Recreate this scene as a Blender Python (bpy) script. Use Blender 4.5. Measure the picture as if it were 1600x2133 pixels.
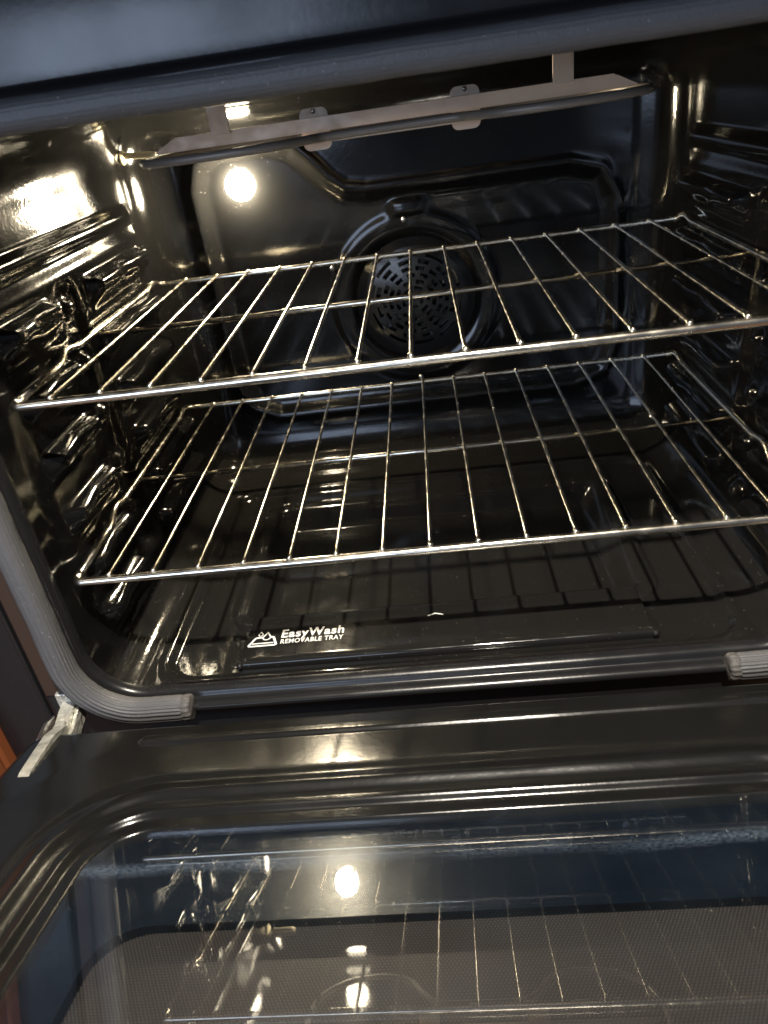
import bpy, math, random
import numpy as np
from mathutils import Matrix, Vector

random.seed(7)
S = bpy.context.scene
COL = S.collection
for o in list(bpy.data.objects):
    bpy.data.objects.remove(o)

# ------------------------------------------------------------------ camera
CAM_POS = (0.0191, -0.4941, 0.1639)
CAM_R = ((0.991264, 0.030033, -0.128422),      # right
         (-0.096551, -0.500889, -0.860109),    # down
         (-0.090157, 0.864995, -0.493614))     # forward
cam = bpy.data.cameras.new("camera")
cam_ob = bpy.data.objects.new("camera", cam)
COL.objects.link(cam_ob)
rx, dn, fw = [Vector(v).normalized() for v in CAM_R]
m = Matrix(((rx[0], -dn[0], -fw[0], CAM_POS[0]),
            (rx[1], -dn[1], -fw[1], CAM_POS[1]),
            (rx[2], -dn[2], -fw[2], CAM_POS[2]),
            (0, 0, 0, 1)))
cam_ob.matrix_world = m
cam.sensor_fit = 'VERTICAL'
cam.sensor_height = 9.557
cam.sensor_width = 9.557 * 0.75
cam.lens = 6.9
cam.clip_start = 0.01
cam.clip_end = 100
cam.dof.use_dof = True
cam.dof.focus_distance = 0.66
cam.dof.aperture_fstop = 2.2
S.camera = cam_ob

# ------------------------------------------------------------------ world, lights, exposure
W = bpy.data.worlds.new("World")
S.world = W
W.use_nodes = True
bg = W.node_tree.nodes["Background"]
bg.inputs[0].default_value = (0.55, 0.62, 0.78, 1)
bg.inputs[1].default_value = 0.065

def area(name, loc, target, size, power, color, sy=None):
    l = bpy.data.lights.new(name, 'AREA')
    l.energy = power
    l.color = color
    l.size = size
    if sy:
        l.shape = 'RECTANGLE'
        l.size_y = sy
    o = bpy.data.objects.new(name, l)
    COL.objects.link(o)
    o.location = loc
    o.rotation_euler = (Vector(target) - Vector(loc)).to_track_quat('-Z', 'Y').to_euler()
    return o

area("kitchen_window_light", (-1.2, -2.6, 0.58), (0, 0, 0.1), 1.9, 20, (0.60, 0.74, 1.0), 1.2)
area("cooker_hood_light", (0.09, -0.58, 1.03), (0.06, -0.2, -0.3), 0.028, 18, (1.0, 0.91, 0.78), 0.028)

LAMP_L = 4000.0         # radiance of the bulb behind the lamp's lens
S.view_settings.view_transform = 'Standard'
S.view_settings.look = 'None'
S.view_settings.gamma = 1
S.view_settings.use_curve_mapping = False
S.view_settings.exposure = 1.0
S.render.engine = 'CYCLES'
cy = S.cycles
cy.use_denoising = True
cy.denoiser = 'OPENIMAGEDENOISE'
cy.max_bounces = 8
cy.diffuse_bounces = 3
cy.glossy_bounces = 6
cy.transparent_max_bounces = 12
cy.sample_clamp_indirect = 6.0
cy.sample_clamp_direct = 0.0
cy.blur_glossy = 0.4
cy.use_adaptive_sampling = False

# ------------------------------------------------------------------ materials
def mat(name, base, rough, metal=0.0, spec=0.5, ior=1.5, coat=0.0):
    mt = bpy.data.materials.new(name)
    mt.use_nodes = True
    b = mt.node_tree.nodes["Principled BSDF"]
    b.inputs["Base Color"].default_value = (*base, 1)
    b.inputs["Roughness"].default_value = rough
    b.inputs["Metallic"].default_value = metal
    b.inputs["IOR"].default_value = ior
    b.inputs["Specular IOR Level"].default_value = spec
    b.inputs["Coat Weight"].default_value = coat
    return mt

def nd(mt, t, **kw):
    n = mt.node_tree.nodes.new(t)
    for k, v in kw.items():
        setattr(n, k, v)
    return n

def lk(mt, a, b):
    mt.node_tree.links.new(a, b)

def pb(mt):
    return mt.node_tree.nodes["Principled BSDF"]

def add_bump(mt, scale, strength, dist=0.001, detail=2.0, prev=None, stretch=None):
    tc = nd(mt, "ShaderNodeTexCoord")
    n = nd(mt, "ShaderNodeTexNoise")
    n.inputs["Scale"].default_value = scale
    n.inputs["Detail"].default_value = detail
    if stretch:
        mp = nd(mt, "ShaderNodeMapping")
        mp.inputs["Scale"].default_value = stretch
        lk(mt, tc.outputs["Object"], mp.inputs[0])
        lk(mt, mp.outputs[0], n.inputs["Vector"])
    else:
        lk(mt, tc.outputs["Object"], n.inputs["Vector"])
    bp = nd(mt, "ShaderNodeBump")
    bp.inputs["Strength"].default_value = strength
    bp.inputs["Distance"].default_value = dist
    lk(mt, n.outputs[0], bp.inputs["Height"])
    if prev:
        lk(mt, prev.outputs[0], bp.inputs["Normal"])
    lk(mt, bp.outputs[0], pb(mt).inputs["Normal"])
    return bp

def vary_rough(mt, scale, lo, hi, detail=4):
    tc = nd(mt, "ShaderNodeTexCoord")
    n = nd(mt, "ShaderNodeTexNoise")
    n.inputs["Scale"].default_value = scale
    n.inputs["Detail"].default_value = detail
    lk(mt, tc.outputs["Object"], n.inputs["Vector"])
    r = nd(mt, "ShaderNodeMapRange")
    r.inputs[1].default_value = 0.35
    r.inputs[2].default_value = 0.7
    r.inputs[3].default_value = lo
    r.inputs[4].default_value = hi
    lk(mt, n.outputs[0], r.inputs[0])
    lk(mt, r.outputs[0], pb(mt).inputs["Roughness"])

def flecks(mt, base, fleck, scale=900, thr=0.1):
    """enamel with the tiny pale specks fired into it"""
    tc = nd(mt, "ShaderNodeTexCoord")
    v = nd(mt, "ShaderNodeTexVoronoi")
    v.inputs["Scale"].default_value = scale
    lk(mt, tc.outputs["Object"], v.inputs["Vector"])
    sep = nd(mt, "ShaderNodeSeparateColor")
    lk(mt, v.outputs["Color"], sep.inputs[0])
    c1 = nd(mt, "ShaderNodeMath", operation='LESS_THAN')
    c1.inputs[1].default_value = thr
    lk(mt, sep.outputs[0], c1.inputs[0])
    c2 = nd(mt, "ShaderNodeMath", operation='LESS_THAN')
    c2.inputs[1].default_value = 0.3
    lk(mt, v.outputs["Distance"], c2.inputs[0])
    mul = nd(mt, "ShaderNodeMath", operation='MULTIPLY')
    lk(mt, c1.outputs[0], mul.inputs[0])
    lk(mt, c2.outputs[0], mul.inputs[1])
    mx = nd(mt, "ShaderNodeMix", data_type='RGBA')
    mx.inputs[6].default_value = (*base, 1)
    mx.inputs[7].default_value = (*fleck, 1)
    lk(mt, mul.outputs[0], mx.inputs[0])
    lk(mt, mx.outputs[2], pb(mt).inputs["Base Color"])

M = {}
M['enamel'] = mat("black_enamel", (0.02, 0.019, 0.018), 0.12, ior=1.55)
flecks(M['enamel'], (0.0045, 0.0045, 0.0045), (0.12, 0.12, 0.12), 700, 0.010)
vary_rough(M['enamel'], 14, 0.05, 0.115)
_b = add_bump(M['enamel'], 260, 0.09, 0.0006, 1.5)
add_bump(M['enamel'], 28, 0.04, 0.004, 1.0, prev=_b)
M['enamel_side'] = mat("side_enamel", (0.0045, 0.0045, 0.0045), 0.15, ior=1.55)
flecks(M['enamel_side'], (0.0045, 0.0045, 0.0045), (0.12, 0.12, 0.12), 700, 0.010)
vary_rough(M['enamel_side'], 14, 0.07, 0.13)
_b = add_bump(M['enamel_side'], 320, 0.14, 0.0006, 1.5)
add_bump(M['enamel_side'], 28, 0.05, 0.004, 1.0, prev=_b)
M['enamel_back'] = mat("back_enamel", (0.0045, 0.0045, 0.0045), 0.2, ior=1.5)
flecks(M['enamel_back'], (0.0045, 0.0045, 0.0045), (0.10, 0.10, 0.10), 700, 0.008)
vary_rough(M['enamel_back'], 14, 0.11, 0.17)
add_bump(M['enamel_back'], 260, 0.06, 0.0005, 1.5)
M['enamel_floor'] = mat("floor_enamel", (0.015, 0.0145, 0.0138), 0.08, ior=1.5)
flecks(M['enamel_floor'], (0.0125, 0.0121, 0.0113), (0.14, 0.14, 0.14), 700, 0.010)
vary_rough(M['enamel_floor'], 14, 0.04, 0.11)
_b = add_bump(M['enamel_floor'], 260, 0.10, 0.0005, 1.5)
add_bump(M['enamel_floor'], 28, 0.08, 0.003, 1.0, prev=_b)
M['enamel_frame'] = mat("black_enamel_frame", (0.013, 0.013, 0.014), 0.2, ior=1.5)
vary_rough(M['enamel_frame'], 20, 0.20, 0.32)
add_bump(M['enamel_frame'], 240, 0.10, 0.0005)
M['enamel_door'] = mat("charcoal_enamel_door", (0.0090, 0.0090, 0.0086), 0.2, ior=1.6)
vary_rough(M['enamel_door'], 16, 0.15, 0.24)
_b = add_bump(M['enamel_door'], 300, 0.14, 0.0005)
M['tray'] = mat("tray_enamel", (0.024, 0.024, 0.023), 0.1, ior=1.52)
flecks(M['tray'], (0.0125, 0.0121, 0.0113), (0.14, 0.14, 0.14), 700, 0.010)
vary_rough(M['tray'], 30, 0.06, 0.16)
add_bump(M['tray'], 220, 0.08, 0.0005)
M['chrome'] = mat("rack_chrome", (0.97, 0.90, 0.76), 0.2, metal=1.0)
vary_rough(M['chrome'], 60, 0.15, 0.30)
add_bump(M['chrome'], 400, 0.12, 0.0003, 3)
M['steel'] = mat("brushed_steel", (0.62, 0.62, 0.62), 0.28, metal=1.0)
add_bump(M['steel'], 60, 0.1, 0.0005, 4, stretch=(8, 8, 0.2))
M['zinc'] = mat("zinc_hinge", (0.66, 0.65, 0.57), 0.32, metal=0.55)
vary_rough(M['zinc'], 120, 0.25, 0.55)
add_bump(M['zinc'], 130, 1.0, 0.003, 4)
M['screw'] = mat("screw_steel", (0.5, 0.48, 0.45), 0.3, metal=1.0)
M['beige'] = mat("aluminised_bracket", (0.60, 0.48, 0.38), 0.4, metal=0.35)
add_bump(M['beige'], 180, 0.3, 0.0006, 3)
vary_rough(M['beige'], 90, 0.4, 0.65)
M['tube'] = mat("broil_tube", (0.24, 0.215, 0.19), 0.42, metal=0.3)
add_bump(M['tube'], 300, 0.15, 0.0005, 3)
M['gasket'] = mat("woven_gasket", (0.13, 0.125, 0.12), 0.52, spec=0.6)
_b = add_bump(M['gasket'], 900, 0.5, 0.0008, 2)
add_bump(M['gasket'], 120, 0.35, 0.0012, 3, prev=_b)
flecks(M['gasket'], (0.095, 0.094, 0.097), (0.28, 0.27, 0.26), 620, 0.015)
M['gasket_end'] = mat("gasket_binding", (0.10, 0.095, 0.09), 0.6)
add_bump(M['gasket_end'], 700, 0.5, 0.001, 2)
M['brown'] = mat("flange_brown", (0.045, 0.027, 0.018), 0.4)  # one even brown for the strips down the frame's sides
M['ceramic'] = mat("lamp_ceramic", (0.7, 0.66, 0.58), 0.5)
M['white'] = mat("white_print", (0.82, 0.82, 0.80), 0.45)
M['black'] = mat("black_cavity", (0.008, 0.008, 0.008), 0.5)
M['fan'] = mat("fan_blade_metal", (0.12, 0.12, 0.115), 0.42, metal=0.6)
M['cover'] = mat("fan_cover_enamel", (0.014, 0.014, 0.014), 0.2)
add_bump(M['cover'], 240, 0.12, 0.0005)
M['probe'] = mat("sensor_probe", (0.75, 0.68, 0.5), 0.35, metal=0.5)
M['wood'] = mat("cabinet_wood", (0.28, 0.09, 0.035), 0.4)
M['floor'] = mat("floor_wood", (0.20, 0.105, 0.055), 0.35)
for k, sc in (('wood', (3, 3, 0.35)), ('floor', (9, 0.6, 1))):
    mt = M[k]
    tc = nd(mt, "ShaderNodeTexCoord")
    mp = nd(mt, "ShaderNodeMapping")
    mp.inputs["Scale"].default_value = sc
    n = nd(mt, "ShaderNodeTexNoise")
    n.inputs["Scale"].default_value = 6
    n.inputs["Detail"].default_value = 8
    n.inputs["Distortion"].default_value = 1.2
    mx = nd(mt, "ShaderNodeMix", data_type='RGBA')
    c = pb(mt).inputs["Base Color"].default_value
    mx.inputs[6].default_value = (c[0] * 0.45, c[1] * 0.4, c[2] * 0.4, 1)
    mx.inputs[7].default_value = (c[0] * 1.3, c[1] * 1.3, c[2] * 1.3, 1)
    lk(mt, tc.outputs["Object"], mp.inputs[0])
    lk(mt, mp.outputs[0], n.inputs["Vector"])
    lk(mt, n.outputs[0], mx.inputs[0])
    lk(mt, mx.outputs[2], pb(mt).inputs["Base Color"])

# lamp lens: gives off the oven's light
lm = bpy.data.materials.new("lamp_bulb")
lm.use_nodes = True
lm.node_tree.nodes.clear()
e = nd(lm, "ShaderNodeEmission")
e.inputs[0].default_value = (1.0, 0.84, 0.57, 1)
e.inputs[1].default_value = LAMP_L
ou = nd(lm, "ShaderNodeOutputMaterial")
lk(lm, e.outputs[0], ou.inputs[0])
M['lamp'] = lm
ln = bpy.data.materials.new("lamp_lens_glass")
ln.use_nodes = True
ln.node_tree.nodes.clear()
e = nd(ln, "ShaderNodeEmission")
e.inputs[0].default_value = (1.0, 0.85, 0.59, 1)
e.inputs[1].default_value = 140.0
t_ = nd(ln, "ShaderNodeBsdfTransparent")
ad = nd(ln, "ShaderNodeAddShader")
ou = nd(ln, "ShaderNodeOutputMaterial")
lk(ln, e.outputs[0], ad.inputs[0])
lk(ln, t_.outputs[0], ad.inputs[1])
lk(ln, ad.outputs[0], ou.inputs[0])
M['lens'] = ln

# oven-window glass: clear sheet, Fresnel reflection, a dried smear across it
g = bpy.data.materials.new("window_glass")
g.use_nodes = True
g.node_tree.nodes.clear()
fr = nd(g, "ShaderNodeFresnel")
# a thin sheet reflects the same from either side
ge = nd(g, "ShaderNodeNewGeometry")
mr = nd(g, "ShaderNodeMapRange")
mr.inputs[3].default_value = 2.1
mr.inputs[4].default_value = 1.0 / 2.1
lk(g, ge.outputs["Backfacing"], mr.inputs[0])
lk(g, mr.outputs[0], fr.inputs[0])
gl = nd(g, "ShaderNodeBsdfGlossy")
gl.inputs["Roughness"].default_value = 0.008
gl.inputs["Color"].default_value = (0.95, 0.97, 1, 1)
tr = nd(g, "ShaderNodeBsdfTransparent")
tr.inputs[0].default_value = (0.95, 0.96, 0.97, 1)
mx = nd(g, "ShaderNodeMixShader")
lk(g, fr.outputs[0], mx.inputs[0])
lk(g, tr.outputs[0], mx.inputs[1])
lk(g, gl.outputs[0], mx.inputs[2])
df = nd(g, "ShaderNodeBsdfDiffuse")
df.inputs[0].default_value = (0.42, 0.56, 0.76, 1)
uv = nd(g, "ShaderNodeUVMap")
uv.uv_map = "UVMap"
sp = nd(g, "ShaderNodeSeparateXYZ")
lk(g, uv.outputs[0], sp.inputs[0])

def mth(mt, op, a, b=None, c=None, clamp=False):
    n = nd(mt, "ShaderNodeMath", operation=op)
    n.use_clamp = clamp
    for i, v in enumerate((a, b, c)):
        if v is None:
            continue
        if hasattr(v, "is_linked") or hasattr(v, "links"):
            lk(mt, v, n.inputs[i])
        else:
            n.inputs[i].default_value = v
    return n.outputs[0]

def uvnoise(mt, uvn, sx, sy, scale, detail):
    mp = nd(mt, "ShaderNodeMapping")
    mp.inputs["Scale"].default_value = (sx, sy, 1)
    lk(mt, uvn.outputs[0], mp.inputs[0])
    n = nd(mt, "ShaderNodeTexNoise")
    n.inputs["Scale"].default_value = scale
    n.inputs["Detail"].default_value = detail
    lk(mt, mp.outputs[0], n.inputs["Vector"])
    return n.outputs[0]

xs_, ss_ = sp.outputs[0], sp.outputs[1]
wob = uvnoise(g, uv, 1, 1, 14, 2)
cen = mth(g, 'MULTIPLY_ADD', wob, 0.012, 0.2095)
dist = mth(g, 'ABSOLUTE', mth(g, 'SUBTRACT', ss_, cen))
band = mth(g, 'SUBTRACT', 1.0, mth(g, 'DIVIDE', dist, 0.0085), clamp=True)
fine = uvnoise(g, uv, 0.5, 1.0, 700, 4)
fmask = mth(g, 'MULTIPLY_ADD', mth(g, 'SUBTRACT', fine, 0.42), 2.6, 0.25, clamp=True)
long_ = uvnoise(g, uv, 1, 0.2, 9, 2)
lmask = mth(g, 'MULTIPLY', mth(g, 'SUBTRACT', long_, 0.30), 3.5, clamp=True)
smear = mth(g, 'MULTIPLY', mth(g, 'MULTIPLY', band, fmask), lmask)
haze1 = uvnoise(g, uv, 0.6, 1.0, 30, 5)
haze2 = mth(g, 'MULTIPLY_ADD', mth(g, 'SUBTRACT', haze1, 0.4), 0.020, 0.0060, clamp=True)
fac = mth(g, 'MAXIMUM', mth(g, 'MULTIPLY', smear, 0.20), haze2)
mx2 = nd(g, "ShaderNodeMixShader")
lk(g, fac, mx2.inputs[0])
lk(g, mx.outputs[0], mx2.inputs[1])
lk(g, df.outputs[0], mx2.inputs[2])
ou = nd(g, "ShaderNodeOutputMaterial")
lk(g, mx2.outputs[0], ou.inputs[0])
M['glass'] = g

# plain second face of the pane
g2 = bpy.data.materials.new("window_glass_underside")
g2.use_nodes = True
g2.node_tree.nodes.clear()
fr = nd(g2, "ShaderNodeFresnel")
# a thin sheet reflects the same from either side
ge = nd(g2, "ShaderNodeNewGeometry")
mr = nd(g2, "ShaderNodeMapRange")
mr.inputs[3].default_value = 1.5
mr.inputs[4].default_value = 1.0 / 1.5
lk(g2, ge.outputs["Backfacing"], mr.inputs[0])
lk(g2, mr.outputs[0], fr.inputs[0])
gl = nd(g2, "ShaderNodeBsdfGlossy")
gl.inputs["Roughness"].default_value = 0.02
tr = nd(g2, "ShaderNodeBsdfTransparent")
tr.inputs[0].default_value = (0.95, 0.96, 0.97, 1)
mx = nd(g2, "ShaderNodeMixShader")
lk(g2, fr.outputs[0], mx.inputs[0])
lk(g2, tr.outputs[0], mx.inputs[1])
lk(g2, gl.outputs[0], mx.inputs[2])
ou = nd(g2, "ShaderNodeOutputMaterial")
lk(g2, mx.outputs[0], ou.inputs[0])
M['glass2'] = g2

M['border'] = mat("printed_border", (0.0022, 0.0055, 0.011), 0.25)
# dot screen printed on the lower pane: hexagonal rows of pale dots
ds = mat("dot_screen", (0.02, 0.018, 0.016), 0.45)
uvn = nd(ds, "ShaderNodeUVMap")
uvn.uv_map = "UVMap"
sep = nd(ds, "ShaderNodeSeparateXYZ")
lk(ds, uvn.outputs[0], sep.inputs[0])
P = 0.0021
u_ = mth(ds, 'DIVIDE', sep.outputs[0], P)
v_ = mth(ds, 'DIVIDE', sep.outputs[1], P * 1.732)
def cell(off):
    a = mth(ds, 'SUBTRACT', mth(ds, 'FRACT', mth(ds, 'ADD', u_, off)), 0.5)
    b = mth(ds, 'MULTIPLY', mth(ds, 'SUBTRACT', mth(ds, 'FRACT', mth(ds, 'ADD', v_, off)), 0.5), 1.732)
    return mth(ds, 'SQRT', mth(ds, 'ADD', mth(ds, 'MULTIPLY', a, a), mth(ds, 'MULTIPLY', b, b)))
dmin = mth(ds, 'MINIMUM', cell(100.0), cell(100.5))
dot = mth(ds, 'MULTIPLY', mth(ds, 'SUBTRACT', 0.40, dmin), 8.0, clamp=True)
mxc = nd(ds, "ShaderNodeMix", data_type='RGBA')
mxc.inputs[6].default_value = (0.012, 0.0105, 0.0095, 1)
mxc.inputs[7].default_value = (0.085, 0.071, 0.060, 1)
lk(ds, dot, mxc.inputs[0])
lk(ds, mxc.outputs[2], pb(ds).inputs["Base Color"])
M['dots'] = ds

# ------------------------------------------------------------------ mesh helpers
def mesh_data(name, verts, faces, material, smooth=True, uvs=None):
    me = bpy.data.meshes.new(name)
    me.from_pydata([tuple(v) for v in verts], [], faces)
    mats = material if isinstance(material, (list, tuple)) else [material]
    for q in mats:
        me.materials.append(q)
    if smooth:
        me.polygons.foreach_set("use_smooth", [True] * len(me.polygons))
    if uvs is not None:
        l = me.uv_layers.new(name="UVMap")
        for lp in me.loops:
            l.data[lp.index].uv = uvs[lp.vertex_index]
    me.update()
    return me

def link(name, me, parent=None, loc=None):
    o = bpy.data.objects.new(name, me)
    COL.objects.link(o)
    if loc is not None:
        o.location = loc
    if parent is not None:
        o.parent = parent
    return o

def obj(name, verts, faces, material, parent=None, smooth=True, uvs=None, loc=None):
    return link(name, mesh_data(name, verts, faces, material, smooth, uvs), parent, loc)

def empty(name, loc=(0, 0, 0)):
    o = bpy.data.objects.new(name, None)
    COL.objects.link(o)
    o.location = loc
    o.empty_display_size = 0.05
    return o

def tag(o, label=None, cat=None, group=None, kind=None):
    if label: o["label"] = label
    if cat: o["category"] = cat
    if group: o["group"] = group
    if kind: o["kind"] = kind
    return o

class MB:
    """collects shapes into one mesh"""
    def __init__(self):
        self.v, self.f = [], []
    def add(self, v, f):
        n = len(self.v)
        self.v += [tuple(p) for p in v]
        self.f += [tuple(i + n for i in q) for q in f]
        return self
    def build(self, name, material, parent=None, smooth=True):
        return obj(name, self.v, self.f, material, parent, smooth)

def grid_faces(nu, nv, flip=False, keep=None):
    fs = []
    for i in range(nu - 1):
        for j in range(nv - 1):
            if keep is not None and not keep[i, j]:
                continue
            a, b, c, d = i * nv + j, (i + 1) * nv + j, (i + 1) * nv + j + 1, i * nv + j + 1
            fs.append((a, d, c, b) if flip else (a, b, c, d))
    return fs

def box(c, s, bev=0.0):
    cx, cy_, cz = c
    hx, hy, hz = s[0] / 2, s[1] / 2, s[2] / 2
    if bev <= 0:
        v = [(cx + sx * hx, cy_ + sy * hy, cz + sz * hz) for sx in (-1, 1) for sy in (-1, 1) for sz in (-1, 1)]
        f = [(0, 1, 3, 2), (4, 6, 7, 5), (0, 4, 5, 1), (2, 3, 7, 6), (0, 2, 6, 4), (1, 5, 7, 3)]
        return v, f
    import bmesh
    bm = bmesh.new()
    bmesh.ops.create_cube(bm, size=1)
    for q in bm.verts:
        q.co = Vector((cx + q.co.x * 2 * hx, cy_ + q.co.y * 2 * hy, cz + q.co.z * 2 * hz))
    bmesh.ops.bevel(bm, geom=bm.edges[:], offset=bev, segments=2, profile=0.5, affect='EDGES')
    bm.verts.index_update()
    v = [tuple(q.co) for q in bm.verts]
    f = [tuple(q.index for q in p.verts) for p in bm.faces]
    bm.free()
    return v, f

def fillet(pts, rad, seg=5):
    """round the corners of an open polyline"""
    pts = [Vector(p) for p in pts]
    out = [pts[0]]
    for i in range(1, len(pts) - 1):
        a, b, c = pts[i - 1], pts[i], pts[i + 1]
        d1, d2 = (a - b), (c - b)
        r = min(rad, d1.length * 0.45, d2.length * 0.45)
        p1, p2 = b + d1.normalized() * r, b + d2.normalized() * r
        for k in range(seg + 1):
            t = k / seg
            out.append(p1 * (1 - t) ** 2 + b * 2 * t * (1 - t) + p2 * t * t)
    out.append(pts[-1])
    return out

def sweep(pts, r, n=10, closed=False, caps=True):
    """round tube along a path; r a number or list"""
    pts = [Vector(p) for p in pts]
    N = len(pts)
    rs = r if isinstance(r, (list, tuple)) else [r] * N
    tang = []
    for i in range(N):
        a = pts[(i - 1) % N] if (closed or i > 0) else pts[i]
        b = pts[(i + 1) % N] if (closed or i < N - 1) else pts[i]
        tang.append((b - a).normalized())
    up = Vector((0, 0, 1))
    if abs(tang[0].dot(up)) > 0.9:
        up = Vector((0, 1, 0))
    nrm = (up - tang[0] * up.dot(tang[0])).normalized()
    v, f = [], []
    for i in range(N):
        t = tang[i]
        nrm = (nrm - t * nrm.dot(t)).normalized()
        bi = t.cross(nrm)
        for k in range(n):
            a = 2 * math.pi * k / n
            v.append(pts[i] + (nrm * math.cos(a) + bi * math.sin(a)) * rs[i])
    for i in range(N if closed else N - 1):
        j = (i + 1) % N
        for k in range(n):
            l = (k + 1) % n
            f.append((i * n + k, i * n + l, j * n + l, j * n + k))
    if caps and not closed:
        f.append(tuple(range(n - 1, -1, -1)))
        f.append(tuple((N - 1) * n + k for k in range(n)))
    return v, f

def ball(c, r, nu=10, nv=6, sq=(1, 1, 1)):
    v, f = [], []
    for j in range(nv + 1):
        ph = math.pi * j / nv
        for i in range(nu):
            th = 2 * math.pi * i / nu
            v.append((c[0] + r * sq[0] * math.sin(ph) * math.cos(th),
                      c[1] + r * sq[1] * math.sin(ph) * math.sin(th),
                      c[2] + r * sq[2] * math.cos(ph)))
    for j in range(nv):
        for i in range(nu):
            k = (i + 1) % nu
            f.append((j * nu + i, (j + 1) * nu + i, (j + 1) * nu + k, j * nu + k))
    return v, f

def lathe_y(c, prof, n=32):
    """profile (radius, depth towards -Y) turned round the Y axis through c"""
    v, f = [], []
    for (r, dpt) in prof:
        for i in range(n):
            a = 2 * math.pi * i / n
            v.append((c[0] + r * math.cos(a), c[1] - dpt, c[2] + r * math.sin(a)))
    for j in range(len(prof) - 1):
        for i in range(n):
            k = (i + 1) % n
            f.append((j * n + i, j * n + k, (j + 1) * n + k, (j + 1) * n + i))
    return v, f

def sstep(a, b, x):
    t = np.clip((x - a) / (b - a), 0, 1)
    return t * t * (3 - 2 * t)

def sd_rbox(x, y, cx, cy_, hx, hy, r):
    qx = np.abs(x - cx) - hx + r
    qy = np.abs(y - cy_) - hy + r
    return np.minimum(np.maximum(qx, qy), 0) + np.hypot(np.maximum(qx, 0), np.maximum(qy, 0)) - r

# ------------------------------------------------------------------ dimensions
HW = 0.308            # half width of the cavity
ZF, ZC = -0.270, 0.172
YF, YB = -0.006, 0.440
RB = 0.05
GROUND = -0.72

def round_pt(x, y, z):
    lo = np.array([-HW + RB, -9, ZF + RB])
    hi = np.array([HW - RB, YB - RB, ZC - RB])
    p = np.stack([x, y, z], -1)
    q = np.clip(p, lo, hi)
    v = p - q
    L = np.linalg.norm(v, axis=-1, keepdims=True)
    return q + np.where(L > 1e-9, v / np.maximum(L, 1e-9) * RB, 0)

# ================================================================== OVEN
oven = empty("oven", (0, 0.2, GROUND))
tag(oven, "black enamelled built-in oven with its door open and lamp lit", "oven")
oven_inv = Matrix.Translation((0, -0.2, -GROUND))

def adopt(o, parent=oven):
    """parent a world-space mesh without moving it"""
    o.parent = parent
    inv = Matrix.Identity(4)
    p = parent
    while p is not None:
        inv = (Matrix.Translation(p.location)).inverted() @ inv if p.type == 'EMPTY' else inv
        p = p.parent
    o.matrix_parent_inverse = inv if parent.type == 'EMPTY' else Matrix.Identity(4)
    return o

def part(name, verts, faces, material, parent=None, smooth=True, uvs=None):
    o = obj(name, verts, faces, material, None, smooth, uvs)
    return adopt(o, parent or oven)

# ---- side walls: embossed rack guides
TOPS = [0.047, -0.004, -0.055, -0.106, -0.157, -0.208]
def wall_relief(y, z):
    h = np.zeros_like(y)
    # long ridge above the guides
    prof = np.exp(-((z - 0.081) / 0.0075) ** 4)
    h = np.maximum(h, 0.011 * prof * sstep(0.0, 0.03, y) * (1 - sstep(0.355, 0.385, y)))
    # shallow swelling that carries the guides
    pad = sstep(0.012, 0.035, y) * (1 - sstep(0.375, 0.40, y)) * (1 - sstep(0.055, 0.07, z)) * sstep(-0.25, -0.235, z)
    h = h + 0.004 * pad
    for i, zt in enumerate(TOPS):
        for (y0, y1) in ((0.030, 0.135), (0.205, 0.375)):
            k = sstep(y0, y0 + 0.014, y) * (1 - sstep(y1 - 0.014, y1, y))
            up = 1 - sstep(zt - 0.006, zt, z)
            dwn = sstep(zt - 0.034, zt - 0.012, z)
            # the guide is dished in the middle, so its shoulders stand out
            mid = 0.5 * (y0 + y1)
            dish = 1 - 0.22 * np.exp(-((y - mid) / 0.022) ** 2)
            h = np.maximum(h, 0.004 * pad + 0.0155 * k * up * dwn * dish)
        # small stop knob between the columns
        kk = np.exp(-(((y - 0.168) / 0.012) ** 2 + ((z - zt + 0.018) / 0.008) ** 2) ** 2)
        h = np.maximum(h, 0.004 * pad + 0.008 * kk)
    # channel between the columns
    h = h - 0.006 * np.exp(-((y - 0.170) / 0.018) ** 4) * (1 - sstep(0.035, 0.055, z)) * sstep(-0.235, -0.21, z)
    return h

ny, nz = 190, 190
yy, zz = np.meshgrid(np.linspace(YF, YB, ny), np.linspace(ZF, ZC, nz), indexing='ij')
for sgn, nm in ((-1, "left_wall"), (1, "right_wall")):
    P3 = round_pt(np.full_like(yy, sgn * HW), yy, zz)
    P3[..., 0] -= sgn * wall_relief(yy, zz)
    part(nm, P3.reshape(-1, 3), grid_faces(ny, nz, flip=(sgn > 0)), M['enamel_side'])

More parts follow.
